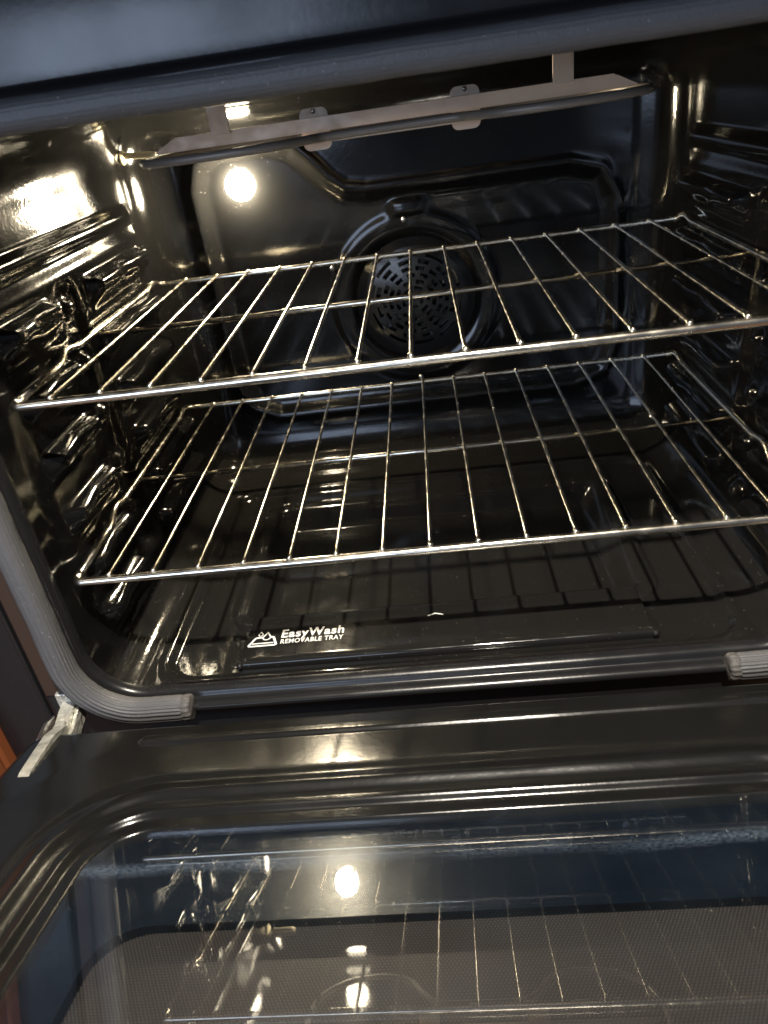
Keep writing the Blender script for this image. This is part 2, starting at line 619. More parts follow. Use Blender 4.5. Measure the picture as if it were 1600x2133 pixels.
# ---- back wall: sunk panel with a bulge round the lamp, raised ring round the fan
FC = (0.001, -0.070)
LC = (-0.190, 0.087)
PANEL = [(-0.236, 0.085), (-0.228, 0.108), (-0.212, 0.119), (-0.185, 0.122), (-0.150, 0.121), (-0.128, 0.113), (-0.112, 0.097),
         (-0.092, 0.074), (-0.072, 0.059), (-0.045, 0.054), (0.190, 0.054), (0.222, 0.045), (0.235, 0.020),
         (0.236, -0.150), (0.225, -0.180), (0.195, -0.192), (-0.195, -0.192), (-0.225, -0.180), (-0.236, -0.150)]
def sd_poly(px, pz, poly):
    d = np.full(px.shape, 1e9)
    ins = np.zeros(px.shape, bool)
    n = len(poly)
    for i in range(n):
        ax, az = poly[i]
        bx, bz = poly[(i + 1) % n]
        ex, ez = bx - ax, bz - az
        wx, wz = px - ax, pz - az
        t = np.clip((wx * ex + wz * ez) / (ex * ex + ez * ez), 0, 1)
        d = np.minimum(d, np.hypot(wx - t * ex, wz - t * ez))
        c = ((az <= pz) & (bz > pz)) | ((bz <= pz) & (az > pz))
        xc = ax + (pz - az) / np.where(abs(ez) < 1e-12, 1e-12, ez) * ex
        ins ^= c & (px < xc)
    return np.where(ins, -d, d)

def back_relief(x, z):
    d = sd_poly(x, z, PANEL)
    h = 0.0068 * (1 - sstep(-0.009, 0.011, d))               # recess (towards +Y)
    h = h - 0.002 * np.exp(-((d - 0.012) / 0.006) ** 2)    # rolled edge
    r = np.hypot(x - FC[0], z - FC[1])
    h = h - 0.0026 * np.exp(-((r - 0.094) / 0.011) ** 4) + 0.006 * (1 - sstep(0.07, 0.083, r))
    # fan bracket boss above the ring
    h = h - 0.006 * np.exp(-(((x - 0.002) / 0.022) ** 4 + ((z - 0.040) / 0.009) ** 4))
    return h

nx, nz = 260, 190
xx, zz = np.meshgrid(np.linspace(-HW, HW, nx), np.linspace(ZF, ZC, nz), indexing='ij')
P3 = round_pt(xx, np.full_like(xx, YB), zz)
P3[..., 1] += back_relief(xx, zz)
back = part("back_wall", P3.reshape(-1, 3), grid_faces(nx, nz, flip=False), M['enamel_back'])

# ---- ceiling and floor panel
nx, ny = 60, 50
xx, yy = np.meshgrid(np.linspace(-HW, HW, nx), np.linspace(YF, YB, ny), indexing='ij')
P3 = round_pt(xx, yy, np.full_like(xx, ZC))
part("cavity_ceiling", P3.reshape(-1, 3), grid_faces(nx, ny, flip=True), M['enamel'])

TX, TY0, TY1 = 0.206, 0.078, 0.312
def floor_relief(x, y):
    d = sd_rbox(x, y, 0, 0.172, 0.254, 0.172, 0.03)
    h = -0.0045 * (1 - sstep(-0.006, 0.003, d)) + 0.0015 * np.exp(-((d - 0.004) / 0.004) ** 2)
    d2 = sd_rbox(x, y, 0, 0.5 * (TY0 + TY1), TX + 0.004, 0.5 * (TY1 - TY0) + 0.004, 0.03)
    return h - 0.032 * (1 - sstep(-0.004, 0.0, d2))
nx, ny = 250, 190
xx, yy = np.meshgrid(np.linspace(-HW, HW, nx), np.linspace(YF, YB, ny), indexing='ij')
P3 = round_pt(xx, yy, np.full_like(xx, ZF))
P3[..., 2] += floor_relief(xx, yy)
part("cavity_floor", P3.reshape(-1, 3), grid_faces(nx, ny), M['enamel_floor'])

# ---- front frame: rings lofted out from the mouth
def rrect(off, y, n=14, m=24, ext=None):
    """rounded rectangle round the mouth, 'off' outside it"""
    if ext:
        x0, x1, z0, z1, r = ext
    else:
        x0, x1, z0, z1, r = -HW - off, HW + off, ZF - off, ZC + off, RB + off
    pts = []
    cs = [((x1 - r, z1 - r), 0), ((x0 + r, z1 - r), 90), ((x0 + r, z0 + r), 180), ((x1 - r, z0 + r), 270)]
    for ci, ((cx, cz), a0) in enumerate(cs):
        for k in range(n + 1):
            a = math.radians(a0 + 90 * k / n)
            pts.append((cx + r * math.cos(a), y, cz + r * math.sin(a)))
        (ncx, ncz), na = cs[(ci + 1) % 4]
        a = math.radians(na)
        e0, e1 = pts[-1], (ncx + r * math.cos(a), y, ncz + r * math.sin(a))
        for k in range(1, m):
            t = k / m
            pts.append((e0[0] * (1 - t) + e1[0] * t, y, e0[2] * (1 - t) + e1[2] * t))
    return pts
rings = []
for off, y in [(0, YF), (0.0, -0.008), (0.0004, -0.011), (0.0018, -0.0138), (0.004, -0.0155), (0.0062, -0.0162),
               (0.0072, -0.0172), (0.0078, -0.020), (0.0085, -0.0232), (0.0100, -0.0258), (0.0125, -0.0272), (0.0150, -0.0262),
               (0.0170, -0.0236), (0.0180, -0.0205), (0.0188, -0.0186), (0.0205, -0.018), (0.03, -0.018)]:
    rings.append(rrect(off, y))
rings.append(rrect(0, -0.018, ext=(-0.349, 0.349, -0.35, 0.235, 0.02)))
rings.append(rrect(0, -0.0185, ext=(-0.352, 0.352, -0.40, 0.262, 0.015)))
rings.append(rrect(0, -0.0150, ext=(-0.356, 0.356, -0.404, 0.34, 0.015)))
rings.append(rrect(0, 0.03, ext=(-0.357, 0.357, -0.405, 0.341, 0.015)))
n = len(rings[0])
V = [p for r in rings for p in r]
Fc = []
for j in range(len(rings) - 1):
    for i in range(n):
        k = (i + 1) % n
        Fc.append((j * n + i, j * n + k, (j + 1) * n + k, (j + 1) * n + i))
frame = part("front_frame", V, Fc, M['enamel_frame'])

# ---- control panel jutting out above the mouth
part("control_panel", *box((0, -0.047, 0.2925), (0.718, 0.122, 0.118), 0.004), M['enamel_frame'], smooth=False)

# ---- woven door gasket
def gasket_path():
    x0, x1, z0, z1, r = -HW - 0.0115, HW + 0.0115, ZF - 0.0085, ZC + 0.0045, RB + 0.008
    p = []
    def seg(a, b, k):
        for i in range(k):
            t = i / k
            p.append((a[0] + (b[0] - a[0]) * t, a[1] + (b[1] - a[1]) * t))
    def arc(cx, cz, a0, a1, k=14):
        for i in range(k):
            a = math.radians(a0 + (a1 - a0) * i / k)
            p.append((cx + r * math.cos(a), cz + r * math.sin(a)))
    seg((-0.223, z0), (x0 + r, z0), 10)
    arc(x0 + r, z0 + r, 270, 180)
    seg((x0, z0 + r), (x0, z1 - r), 60)
    arc(x0 + r, z1 - r, 180, 90)
    seg((x0 + r, z1), (x1 - r, z1), 80)
    arc(x1 - r, z1 - r, 90, 0)
    seg((x1, z1 - r), (x1, z0 + r), 60)
    arc(x1 - r, z0 + r, 0, -90)
    seg((x1 - r, z0), (0.233, z0), 8)
    p.append((0.233, z0))
    return p
gp = gasket_path()
NS = 96
V, Fc = [], []
N = len(gp)
rngw = [random.uniform(-1, 1) for _ in range(N + 8)]
for i, (x, z) in enumerate(gp):
    a = gp[max(i - 1, 0)]
    b = gp[min(i + 1, N - 1)]
    tx, tz = b[0] - a[0], b[1] - a[1]
    L = math.hypot(tx, tz)
    nx_, nz_ = -tz / L, tx / L
    endd = min(i, N - 1 - i)
    rib = 0.00058 if endd < 24 else max(0.00012, 0.00058 - (endd - 24) * 0.00006)
    ontop = min(1.0, max(0.0, (z - (ZC - 0.03)) / 0.03))
    pinch = 1.0 if endd > 1 else 0.93
    wv = 0.0006 * sum(rngw[i:i + 5]) / 5
    for k in range(NS):
        th = 2 * math.pi * k / NS
        rad = 1 + 0.02 * rngw[i] * math.sin(3 * th)
        cw = math.copysign(abs(math.cos(th)) ** 0.8, math.cos(th)) * ((0.0112 - 0.0024 * ontop) * pinch * rad) + wv
        dp = math.sin(th) * 0.0098 * pinch
        rr = rib * math.cos(22 * th)
        cw += rr * math.cos(th)
        dp += rr * math.sin(th)
        V.append((x + nx_ * cw, -0.0275 - dp, z + nz_ * cw))
for i in range(N - 1):
    for k in range(NS):
        l = (k + 1) % NS
        Fc.append((i * NS + k, i * NS + l, (i + 1) * NS + l, (i + 1) * NS + k))
Fc.append(tuple(range(NS)))
Fc.append(tuple((N - 1) * NS + k for k in range(NS)))
gasket = part("door_gasket", V, Fc, M['gasket'])
for xe, sg in ((-0.2245, 1), (0.2345, -1)):
    pts = [(xe + sg * t, 0, 0) for t in (-0.0035, -0.0025, 0.0015, 0.0035, 0.0045)]
    sc = [1.0, 1.06, 1.07, 1.02, 0.86]
    V, Fc = [], []
    for (px, _, _), s_ in zip(pts, sc):
        for k in range(64):
            th = 2 * math.pi * k / 64
            rr = 0.0005 * math.cos(16 * th)
            V.append((px + 0.0006 * math.sin(5 * th), -0.0275 - math.sin(th) * (0.0098 * s_ + rr), ZF - 0.0085 + math.cos(th) * (0.0112 * s_ + rr)))
    for j in range(4):
        for k in range(64):
            l = (k + 1) % 64
            Fc.append((j * 64 + k, j * 64 + l, (j + 1) * 64 + l, (j + 1) * 64 + k))
    Fc.append(tuple(4 * 64 + k for k in range(64)))
    part("gasket_binding", V, Fc, M['gasket_end'], gasket)

# ---- oven lamp
lampP = part("lamp_socket_ring", *lathe_y((LC[0], 0.4495, LC[1]), [(0.0185, 0.0), (0.0185, 0.002), (0.0180, 0.003), (0.0172, 0.0032), (0.0166, 0.003)], 40), M['ceramic'])
part("lamp_lens", *lathe_y((LC[0], 0.446, LC[1]), [(0.0165, 0.0), (0.0162, 0.006), (0.0147, 0.0115), (0.0116, 0.0155), (0.008, 0.0178), (0.004, 0.0188), (0.0001, 0.019)], 32), M['lens'], lampP)
part("lamp_bulb", *ball((LC[0], 0.4365, LC[1]), 0.0030, 16, 10, (1, 1, 1.2)), M['lamp'], lampP)

# ---- convection fan behind its slotted cover
def fan_cover():
    NT = 120
    # (r0, r1, number of slots, share open, phase)
    bands = [(0.0, 0.005, 0, 0, 0), (0.005, 0.0095, 4, 0.6, 0.2), (0.0095, 0.0130, 0, 0, 0), (0.0130, 0.0175, 6, 0.66, 0.55),
             (0.0175, 0.0205, 0, 0, 0), (0.0205, 0.0255, 9, 0.6, 0.1), (0.0255, 0.0285, 0, 0, 0), (0.0285, 0.0335, 12, 0.6, 0.5),
             (0.0335, 0.0365, 0, 0, 0), (0.0365, 0.0415, 14, 0.62, 0.3), (0.0415, 0.0445, 0, 0, 0), (0.0445, 0.0500, 12, 0.55, 0.7),
             (0.0500, 0.0530, 0, 0, 0), (0.0530, 0.0575, 10, 0.7, 0.0), (0.0575, 0.0640, 0, 0, 0), (0.0640, 0.070, 0, 0, 0), (0.070, 0.078, 0, 0, 0)]
    v, f = [], []
    def P_(r, t, back_):
        dome = 0.012 * (1 - (r / 0.078) ** 2) + 0.002
        if r > 0.062:
            dome -= 0.003 * (r - 0.062) / 0.016
        return (FC[0] + r * math.cos(t), 0.452 - dome + (0.002 if back_ else 0), FC[1] + r * math.sin(t))
    def sector(r0, r1, t0, t1, k):
        base = len(v)
        for i in range(k + 1):
            t = t0 + (t1 - t0) * i / k
            for r in (r0, r1):
                for bk in (0, 1):
                    v.append(P_(r, t, bk))
        for i in range(k):
            a = base + i * 4
            b = a + 4
            f.append((a, a + 2, b + 2, b))
            f.append((a + 1, b + 1, b + 3, a + 3))
            f.append((a, b, b + 1, a + 1))
            f.append((a + 2, a + 3, b + 3, b + 2))
        f.append((base, base + 1, base + 3, base + 2))
        e_ = base + k * 4
        f.append((e_, e_ + 2, e_ + 3, e_ + 1))
    for r0, r1, ns, op, ph in bands:
        if ns == 0:
            sector(max(r0, 0.0003), r1, 0, 2 * math.pi, 72)
        else:
            w = 2 * math.pi / ns
            for i in range(ns):
                t0 = ph * w + i * w
                sector(r0, r1, t0, t0 + w * (1 - op), 3)
    return v, f
fc = part("fan_cover", *fan_cover(), M['cover'], smooth=False)
mb = MB()
mb.add(*lathe_y((FC[0], 0.4555, FC[1]), [(0.0001, 0.004), (0.012, 0.004), (0.014, 0.0), (0.060, -0.0005), (0.062, -0.004)], 48))
part("fan_disc", mb.v, mb.f, M['fan'], fc)
for i in range(10):
    a = 2 * math.pi * i / 10
    ca, sa = math.cos(a), math.sin(a)
    pts = []
    for (r, t, dp) in ((0.016, -0.004, 0.0), (0.056, -0.0055, 0.0), (0.056, 0.0055, 0.005), (0.016, 0.004, 0.005)):
        pts.append((FC[0] + r * ca - t * sa, 0.4545 - dp, FC[1] + r * sa + t * ca))
    pts += [(p_[0], p_[1] + 0.001, p_[2]) for p_ in pts]
    part("fan_blade", pts, [(0, 1, 2, 3), (7, 6, 5, 4), (0, 4, 5, 1), (1, 5, 6, 2), (2, 6, 7, 3), (3, 7, 4, 0)], M['fan'], fc, smooth=False)
for (sx, sz, yo) in ((-0.001, 0.064, 0.446), (0.003, 0.040, 0.444), (-0.003, 0.026, 0.444), (-0.003, -0.172, 0.444), (-0.097, -0.02, 0.444)):
    part("screw", *ball((sx, yo, sz), 0.0035, 12, 8, (1, 0.6, 1)), M['screw'], back)

# ---- temperature probe on the left wall
pv = MB()
pv.add(*sweep([(-0.309, 0.405, 0.136), (-0.302, 0.4045, 0.1355), (-0.272, 0.402, 0.1335), (-0.266, 0.4015, 0.133), (-0.2645, 0.4015, 0.133)],
              [0.0035, 0.0035, 0.0035, 0.003, 0.0012], 14))
pr = part("temperature_probe", pv.v, pv.f, M['probe'])
part("probe_flange", *sweep([(-0.3065, 0.405, 0.136), (-0.3045, 0.405, 0.136), (-0.302, 0.405, 0.136)], [0.0095, 0.0095, 0.006], 18), M['probe'], pr)

# ---- broil element under the ceiling
def zel(x):
    return 0.1362 + 0.004 * x
def catmull(pts, k=8):
    out = []
    n_ = len(pts)
    P_ = [Vector(p) for p in pts]
    for i in range(n_):
        p0, p1, p2, p3 = P_[(i - 1) % n_], P_[i], P_[(i + 1) % n_], P_[(i + 2) % n_]
        for j in range(k):
            t = j / k
            out.append(0.5 * ((2 * p1) + (p2 - p0) * t + (2 * p0 - 5 * p1 + 4 * p2 - p3) * t * t + (3 * p1 - p0 - 3 * p2 + p3) * t ** 3))
    return out
loop = [(-0.207, 0.20), (-0.200, 0.160), (-0.172, 0.138), (-0.125, 0.130), (-0.090, 0.138), (-0.066, 0.160), (-0.045, 0.174),
        (0.045, 0.174), (0.066, 0.160), (0.090, 0.140), (0.125, 0.132), (0.172, 0.142), (0.200, 0.165), (0.207, 0.20),
        (0.200, 0.245), (0.170, 0.275), (0.125, 0.285), (0.090, 0.275), (0.068, 0.245), (0.045, 0.230),
        (-0.045, 0.230), (-0.068, 0.245), (-0.090, 0.275), (-0.125, 0.285), (-0.170, 0.275), (-0.200, 0.245)]
elp = catmull([(x, y, zel(x)) for x, y in loop], 6)
el = part("broil_element", *sweep(elp, 0.0034, 12, closed=True), M['tube'])
def plate_xz(outline, y, th):
    n_ = len(outline)
    v = [(x, y, z) for x, z in outline] + [(x, y + th, z) for x, z in outline]
    f = [tuple(range(n_)), tuple(range(2 * n_ - 1, n_ - 1, -1))]
    for i in range(n_):
        j = (i + 1) % n_
        f.append((i, i + n_, j + n_, j))
    return v, f
bar = MB()
bar.add(*plate_xz([(-0.198, 0.1395), (0.198, 0.1395), (0.201, 0.1405), (0.184, 0.1490), (-0.184, 0.1490), (-0.201, 0.1405)], 0.196, 0.0015))
v, f = box((0, 0.2005, 0.1495), (0.364, 0.010, 0.0012))
bar.add(v, f)
part("support_bar", bar.v, bar.f, M['beige'], el, smooth=False)
# inner rail that carries the two narrow runs
part("support_rail", *box((0, 0.178, 0.1335), (0.150, 0.005, 0.0035), 0.0008), M['beige'], el, smooth=False)
for sx in (-0.141, 0.141):
    part("hanger_strap", *box((sx, 0.1935, 0.1600), (0.0165, 0.0016, 0.0246), 0.0004), M['beige'], el, smooth=False)
for cx in (-0.063, 0.063):
    o_ = []
    for (qx, qz, a0) in ((0.0065, 0.0105, 0), (-0.0065, 0.0105, 90), (-0.0065, -0.0105, 180), (0.0065, -0.0105, 270)):
        for k in range(5):
            a = math.radians(a0 + 22.5 * k)
            o_.append((cx + qx + 0.0055 * math.cos(a), 0.1412 + qz + 0.0055 * math.sin(a)))
    part("tube_clip", *plate_xz(o_, 0.2040, 0.0016), M['beige'], el, smooth=False)
    part("rivet", *ball((cx, 0.2035, 0.1548), 0.0020, 10, 6, (1, 0.5, 1)), M['screw'], el)

# ---- screw and trim on the frame's left edge
for sx in (-1, 1):
    part("screw", *ball((sx * 0.334, -0.019, -0.229), 0.0052, 16, 10, (1, 0.62, 1)), M['screw'], frame)

# ================================================================== DOOR (ajar, 15 degrees short of level)
TD = math.radians(15.2)
Z0 = -0.287 / math.cos(TD)
def D(x, s, h):
    return (x, -s * math.cos(TD) + h * math.sin(TD), Z0 + s * math.sin(TD) + h * math.cos(TD))

xs = np.concatenate([np.linspace(-0.345, -0.332, 8), np.linspace(-0.330, -0.19, 90)[0:], np.linspace(-0.188, 0.188, 60), np.linspace(0.19, 0.330, 90), np.linspace(0.332, 0.345, 8)])
ssv = np.concatenate([np.linspace(0.066, 0.20, 130), np.linspace(0.204, 0.60, 80), np.linspace(0.604, 0.70, 40)])
X, SS = np.meshgrid(xs, ssv, indexing='ij')
d = sd_rbox(X, SS, 0, 0.40, 0.237, 0.222, 0.038)
Hh = -0.012 + 0.013 * sstep(-0.006, 0.001, d) + 0.0055 * sstep(0.0095, 0.0145, d) + 0.005 * sstep(0.021, 0.030, d)
Hh = Hh - 0.0012 * np.exp(-((d - 0.0175) / 0.003) ** 2) - 0.0015 * np.exp(-((d - 0.0385) / 0.005) ** 2)
ds_ = sd_rbox(X, SS, 0, 0.0915, 0.243, 0.0058, 0.0056)
Hh = Hh + 0.085 * np.clip(d - 0.032, 0, 0.06)
Hh = Hh + 0.0028 * (1 - sstep(-0.0026, 0.0012, ds_))
de = -sd_rbox(X, SS, 0, 0.383, 0.345, 0.317, 0.02)
Hh = Hh - 0.008 * (1 - np.sqrt(np.clip(1 - (1 - np.clip(de / 0.008, 0, 1)) ** 2, 0, 1)))
keep = (d > -0.012)
kf = keep[:-1, :-1] | keep[1:, :-1] | keep[:-1, 1:] | keep[1:, 1:]
V = [D(X[i, j], SS[i, j], Hh[i, j]) for i in range(X.shape[0]) for j in range(X.shape[1])]
Fc = grid_faces(*X.shape, flip=True, keep=kf)
# skirt
nxx, nss = X.shape
edge = [(i, 0) for i in range(nxx)] + [(nxx - 1, j) for j in range(1, nss)] + [(i, nss - 1) for i in range(nxx - 2, -1, -1)] + [(0, j) for j in range(nss - 2, 0, -1)]
b0 = len(V)
for (i, j) in edge:
    V.append(D(X[i, j], SS[i, j], -0.062))
for k, (i, j) in enumerate(edge):
    i2, j2 = edge[(k + 1) % len(edge)]
    Fc.append((i * nss + j, i2 * nss + j2, b0 + (k + 1) % len(edge), b0 + k))
Fc.append(tuple(range(b0, len(V))))
door = part("oven_door", V, Fc, M['enamel_door'])
door["label"] = "open oven door with charcoal inner panel and a large window"

def sheet(name, x0, x1, s0, s1, h, material, parent, nx=2, ns=2):
    v, f, u = [], [], []
    for i in range(nx):
        for j in range(ns):
            x = x0 + (x1 - x0) * i / (nx - 1)
            s = s0 + (s1 - s0) * j / (ns - 1)
            v.append(D(x, s, h)); u.append((x, s))
    f = grid_faces(nx, ns, flip=True)
    return part(name, v, f, material, parent, False, u)
pane = sheet("window_pane", -0.243, 0.243, 0.172, 0.628, 0.0, M['glass'], door)
sheet("pane_underside", -0.243, 0.243, 0.172, 0.628, -0.0035, M['glass2'], door)
# printed border under the pane, with a rounded opening
def border():
    out, inn = [], []
    x0, x1, s0, s1, r = -0.205, 0.205, 0.256, 0.560, 0.03
    v, f = [], []
    cs = [((x1 - r, s1 - r), 0), ((x0 + r, s1 - r), 90), ((x0 + r, s0 + r), 180), ((x1 - r, s0 + r), 270)]
    for (cx, cs_), a0 in cs:
        for k in range(9):
            a = math.radians(a0 + 90 * k / 8)
            inn.append((cx + r * math.cos(a), cs_ + r * math.sin(a)))
            ox = 0.243 if math.cos(math.radians(a0 + 45)) > 0 else -0.243
            os_ = 0.628 if math.sin(math.radians(a0 + 45)) > 0 else 0.172
            out.append((ox, os_))
    n_ = len(inn)
    for p_ in inn: v.append(D(p_[0], p_[1], -0.0052))
    for p_ in out: v.append(D(p_[0], p_[1], -0.0052))
    for i in range(n_):
        j = (i + 1) % n_
        f.append((i, i + n_, j + n_, j))
    return v, f
part("printed_border", *border(), M['border'], door, smooth=False)
sheet("dot_screen", -0.243, 0.243, 0.172, 0.628, -0.018, M['dots'], door)

# ---- door hinges: bent zinc arm, pivot block, hook
def plate_path(pts, width, th):
    """flat bar through (x, y, z) points, standing in the YZ plane, width given per point"""
    P_ = [Vector(p) for p in pts]
    v, f = [], []
    for i, p in enumerate(P_):
        a = P_[max(i - 1, 0)]; b = P_[min(i + 1, len(P_) - 1)]
        t = (b - a).normalized()
        nrm = Vector((0, -t.z, t.y)).normalized()
        w = width[i] if isinstance(width, (list, tuple)) else width
        for sx in (-1, 1):
            for sn in (-1, 1):
                v.append(p + Vector((sx * th / 2, 0, 0)) + nrm * (sn * w / 2))
    for i in range(len(P_) - 1):
        a, b = i * 4, i * 4 + 4
        f += [(a, a + 1, b + 1, b), (a + 2, b + 2, b + 3, a + 3), (a, b, b + 2, a + 2), (a + 1, a + 3, b + 3, b + 1)]
    f += [(0, 2, 3, 1), ((len(P_) - 1) * 4, (len(P_) - 1) * 4 + 1, (len(P_) - 1) * 4 + 3, (len(P_) - 1) * 4 + 2)]
    return v, f
for sx in (-1, 1):
    A = [(sx * 0.329, -0.016, -0.268), (sx * 0.329, -0.030, -0.276), (sx * 0.328, -0.045, -0.283), (sx * 0.326, -0.062, -0.286)]
    hg = part("door_hinge", *plate_path(A, [0.012, 0.024, 0.030, 0.022], 0.012), M['zinc'], smooth=False)
    B = [D(sx * 0.325, 0.060, 0.010), D(sx * 0.324, 0.080, 0.0155), D(sx * 0.322, 0.105, 0.0145), D(sx * 0.320, 0.125, 0.0125), D(sx * 0.3185, 0.138, 0.0105)]
    part("hinge_arm", *plate_path(B, [0.016, 0.012, 0.010, 0.011, 0.006], 0.009), M['zinc'], hg, smooth=False)
    Hk = [(sx * 0.3375, -0.040, -0.268), (sx * 0.3385, -0.052, -0.266), (sx * 0.3385, -0.066, -0.268), (sx * 0.337, -0.076, -0.275)]
    part("hinge_hook", *plate_path(Hk, [0.006, 0.009, 0.010, 0.006], 0.0025), M['steel'], hg, smooth=False)
    part("hinge_pin", *sweep([(sx * 0.322, -0.066, -0.283), (sx * 0.340, -0.066, -0.283)], 0.0042, 14), M['screw'], hg)
    part("hinge_link", *plate_path([(sx * 0.3215, -0.024, -0.274), (sx * 0.3205, -0.046, -0.280), (sx * 0.3195, -0.064, -0.2815)], [0.016, 0.012, 0.018], 0.003), M['zinc'], hg, smooth=False)
    part("hinge_tooth", *box((sx * 0.3275, -0.052, -0.2685), (0.009, 0.012, 0.009), 0.002), M['zinc'], hg, smooth=False)
    part("hinge_bracket", *box((sx * 0.3335, -0.021, -0.266), (0.013, 0.008, 0.022), 0.0012), M['zinc'], hg, smooth=False)

# ================================================================== RACKS
PIT = 0.038
ROD = []
def rod_mesh():
    mb = MB()
    y0, y1 = 0.001, 0.380
    pts = [(0, y0, -0.0005), (0, y0 + 0.006, 0.0), (0, 0.19, 0.0), (0, y1 - 0.006, 0.0), (0, y1, -0.0005)]
    mb.add(*sweep(pts, 0.00165, 8))
    mb.add(*ball((0, y0 + 0.0010, 0.0000), 0.0027, 10, 6, (1.0, 1.0, 0.8)))
    mb.add(*ball((0, y1 - 0.0010, 0.0000), 0.0024, 8, 6, (1.0, 1.0, 0.8)))
    mb.add(*ball((0, 0.1845, -0.0005), 0.0019, 8, 6, (1.0, 1.4, 0.8)))
    return mesh_data("rod", mb.v, mb.f, M['chrome'])
RODM = rod_mesh()
mb = MB()
HB = 0.2955
mb.add(*sweep(fillet([(-HB, 0.012, -0.0030), (-HB, 0.0, -0.0040), (HB, 0.0, -0.0040), (HB, 0.012, -0.0030)], 0.008), 0.0036, 14))
FRONTM = mesh_data("front_bar", mb.v, mb.f, M['chrome'])
mb = MB()
mb.add(*sweep(fillet([(-0.299, 0.372, 0.001), (-0.2985, 0.3815, -0.0028), (0.2985, 0.3815, -0.0028), (0.299, 0.372, 0.001)], 0.006), 0.0030, 12))
BACKM = mesh_data("back_bar", mb.v, mb.f, M['chrome'])
mb = MB()
mb.add(*sweep([(-0.2985, 0.1845, -0.0042), (0.2985, 0.1845, -0.0042)], 0.0027, 12))
MIDM = mesh_data("middle_bar", mb.v, mb.f, M['chrome'])
mb = MB()
mb.add(*sweep(fillet([(0.2955, 0.004, -0.0028), (0.2965, 0.090, -0.0025), (0.2985, 0.106, 0.0040), (0.299, 0.118, 0.0042), (0.2985, 0.132, 0.0008),
                      (0.2985, 0.338, 0.0008), (0.2992, 0.352, 0.0040), (0.2990, 0.366, 0.0035), (0.2985, 0.379, -0.0010)], 0.007), 0.0030, 12))
SIDEM = mesh_data("side_wire", mb.v, mb.f, M['chrome'])
mbl = mesh_data("side_wire", [(-x, y, z) for x, y, z in mb.v], [tuple(reversed(q)) for q in mb.f], M['chrome'])

def make_rack(loc, label):
    r = empty("oven_rack", loc)
    tag(r, label, "oven rack", "chrome wire oven racks")
    link("front_bar", FRONTM, r)
    link("back_bar", BACKM, r)
    link("middle_bar", MIDM, r)
    link("side_wire", mbl, r)
    link("side_wire", SIDEM, r)
    for i in range(15):
        o = link("rod", RODM, r)
        o.location = ((i - 7) * PIT, 0, 0)
        o.rotation_euler = (0, random.uniform(-0.5, 0.5), 0)
    return r
make_rack((0.0018, 0.0082, 0.0), "upper chrome wire rack slid in level with the fan cover")
make_rack((0.0, 0.0, -0.1528), "lower chrome wire rack above the lettered removable tray")

# ================================================================== REMOVABLE TRAY
tray = empty("removable_tray", (0, 0.16, ZF - 0.03))
tag(tray, "black enamel removable tray with white lettering in the oven floor", "tray")
ZT = ZF - 0.0018
xs = np.concatenate([np.linspace(-TX - 0.004, -0.15, 40), np.linspace(-0.147, 0.147, 40), np.linspace(0.15, TX + 0.004, 40)])
ys = np.concatenate([np.linspace(0.062, 0.125, 44), np.linspace(0.13, 0.25, 20), np.linspace(0.253, TY1 + 0.004, 40)])
X, Y = np.meshgrid(xs, ys, indexing='ij')
d = sd_rbox(X, Y, 0, 0.5 * (0.066 + TY1), TX, 0.5 * (TY1 - 0.066), 0.028)
Zt = ZT - 0.020 * sstep(0.010, 0.040, -d) + 0.0012 * np.exp(-((d + 0.004) / 0.004) ** 2) - 0.004 * sstep(0.0, 0.003, d)
V = np.stack([X, Y, Zt], -1).reshape(-1, 3)
basin = part("tray_basin", V, grid_faces(*X.shape), M['tray'], tray)
# front tab: flat plate with a rolled front edge
pr_ = [(0.0105, -0.0105), (0.0096, -0.0055), (0.0098, -0.0030), (0.0112, -0.0012), (0.0135, -0.0004), (0.0160, 0.0), (0.0170, 0.0), (0.0190, -0.0001), (0.0220, -0.00025), (0.045, -0.0014), (0.074, -0.0029), (0.0765, -0.0031), (0.0800, -0.0036), (0.082, -0.0055)]
V, Fc = [], []
xt = [-0.1845, -0.1840, -0.1825] + list(np.linspace(-0.18, 0.18, 20)) + [0.1825, 0.1840, 0.1845]
for x in xt:
    ed = max(0, abs(x) - 0.1820) / 0.0025
    for (y, z) in pr_:
        V.append((x, y, ZT + 0.0062 + z - 0.004 * ed ** 2))
Fc = grid_faces(len(xt), len(pr_), flip=False)
tab = part("tray_front_tab", V, Fc, M['tray'], tray)
for sx in (-1, 1):
    part("corner_bead", *ball((sx * 0.1835, 0.0110, ZT + 0.0022), 0.0036, 12, 8), M['tray'], tray)

def ZTAB(y):
    return ZT + 0.0062 + 0.0005 - max(0.0, y - 0.017) * (0.0029 / 0.057)
ZP = 0
def text_part(txt, x0, x1, y0, cap, name, off, z):
    cu = bpy.data.curves.new(name, 'FONT')
    cu.body = txt
    cu.size = 1.0
    cu.offset = off
    cu.space_character = 1.12
    o = bpy.data.objects.new(name, cu)
    COL.objects.link(o)
    bpy.context.view_layer.update()
    dg = bpy.context.evaluated_depsgraph_get()
    me = bpy.data.meshes.new_from_object(o.evaluated_get(dg))
    bpy.data.objects.remove(o)
    co = np.array([v.co[:] for v in me.vertices])
    mnx, mxx = co[:, 0].min(), co[:, 0].max()
    capu = 0.73
    for v in me.vertices:
        v.co = Vector((x0 + (v.co.x - mnx) / (mxx - mnx) * (x1 - x0), y0 + v.co.y * cap / capu, ZTAB(y0 + v.co.y * cap / capu)))
    me.materials.clear()
    me.materials.append(M['white'])
    me.name = name
    o = link(name, me)
    return adopt(o, tray)
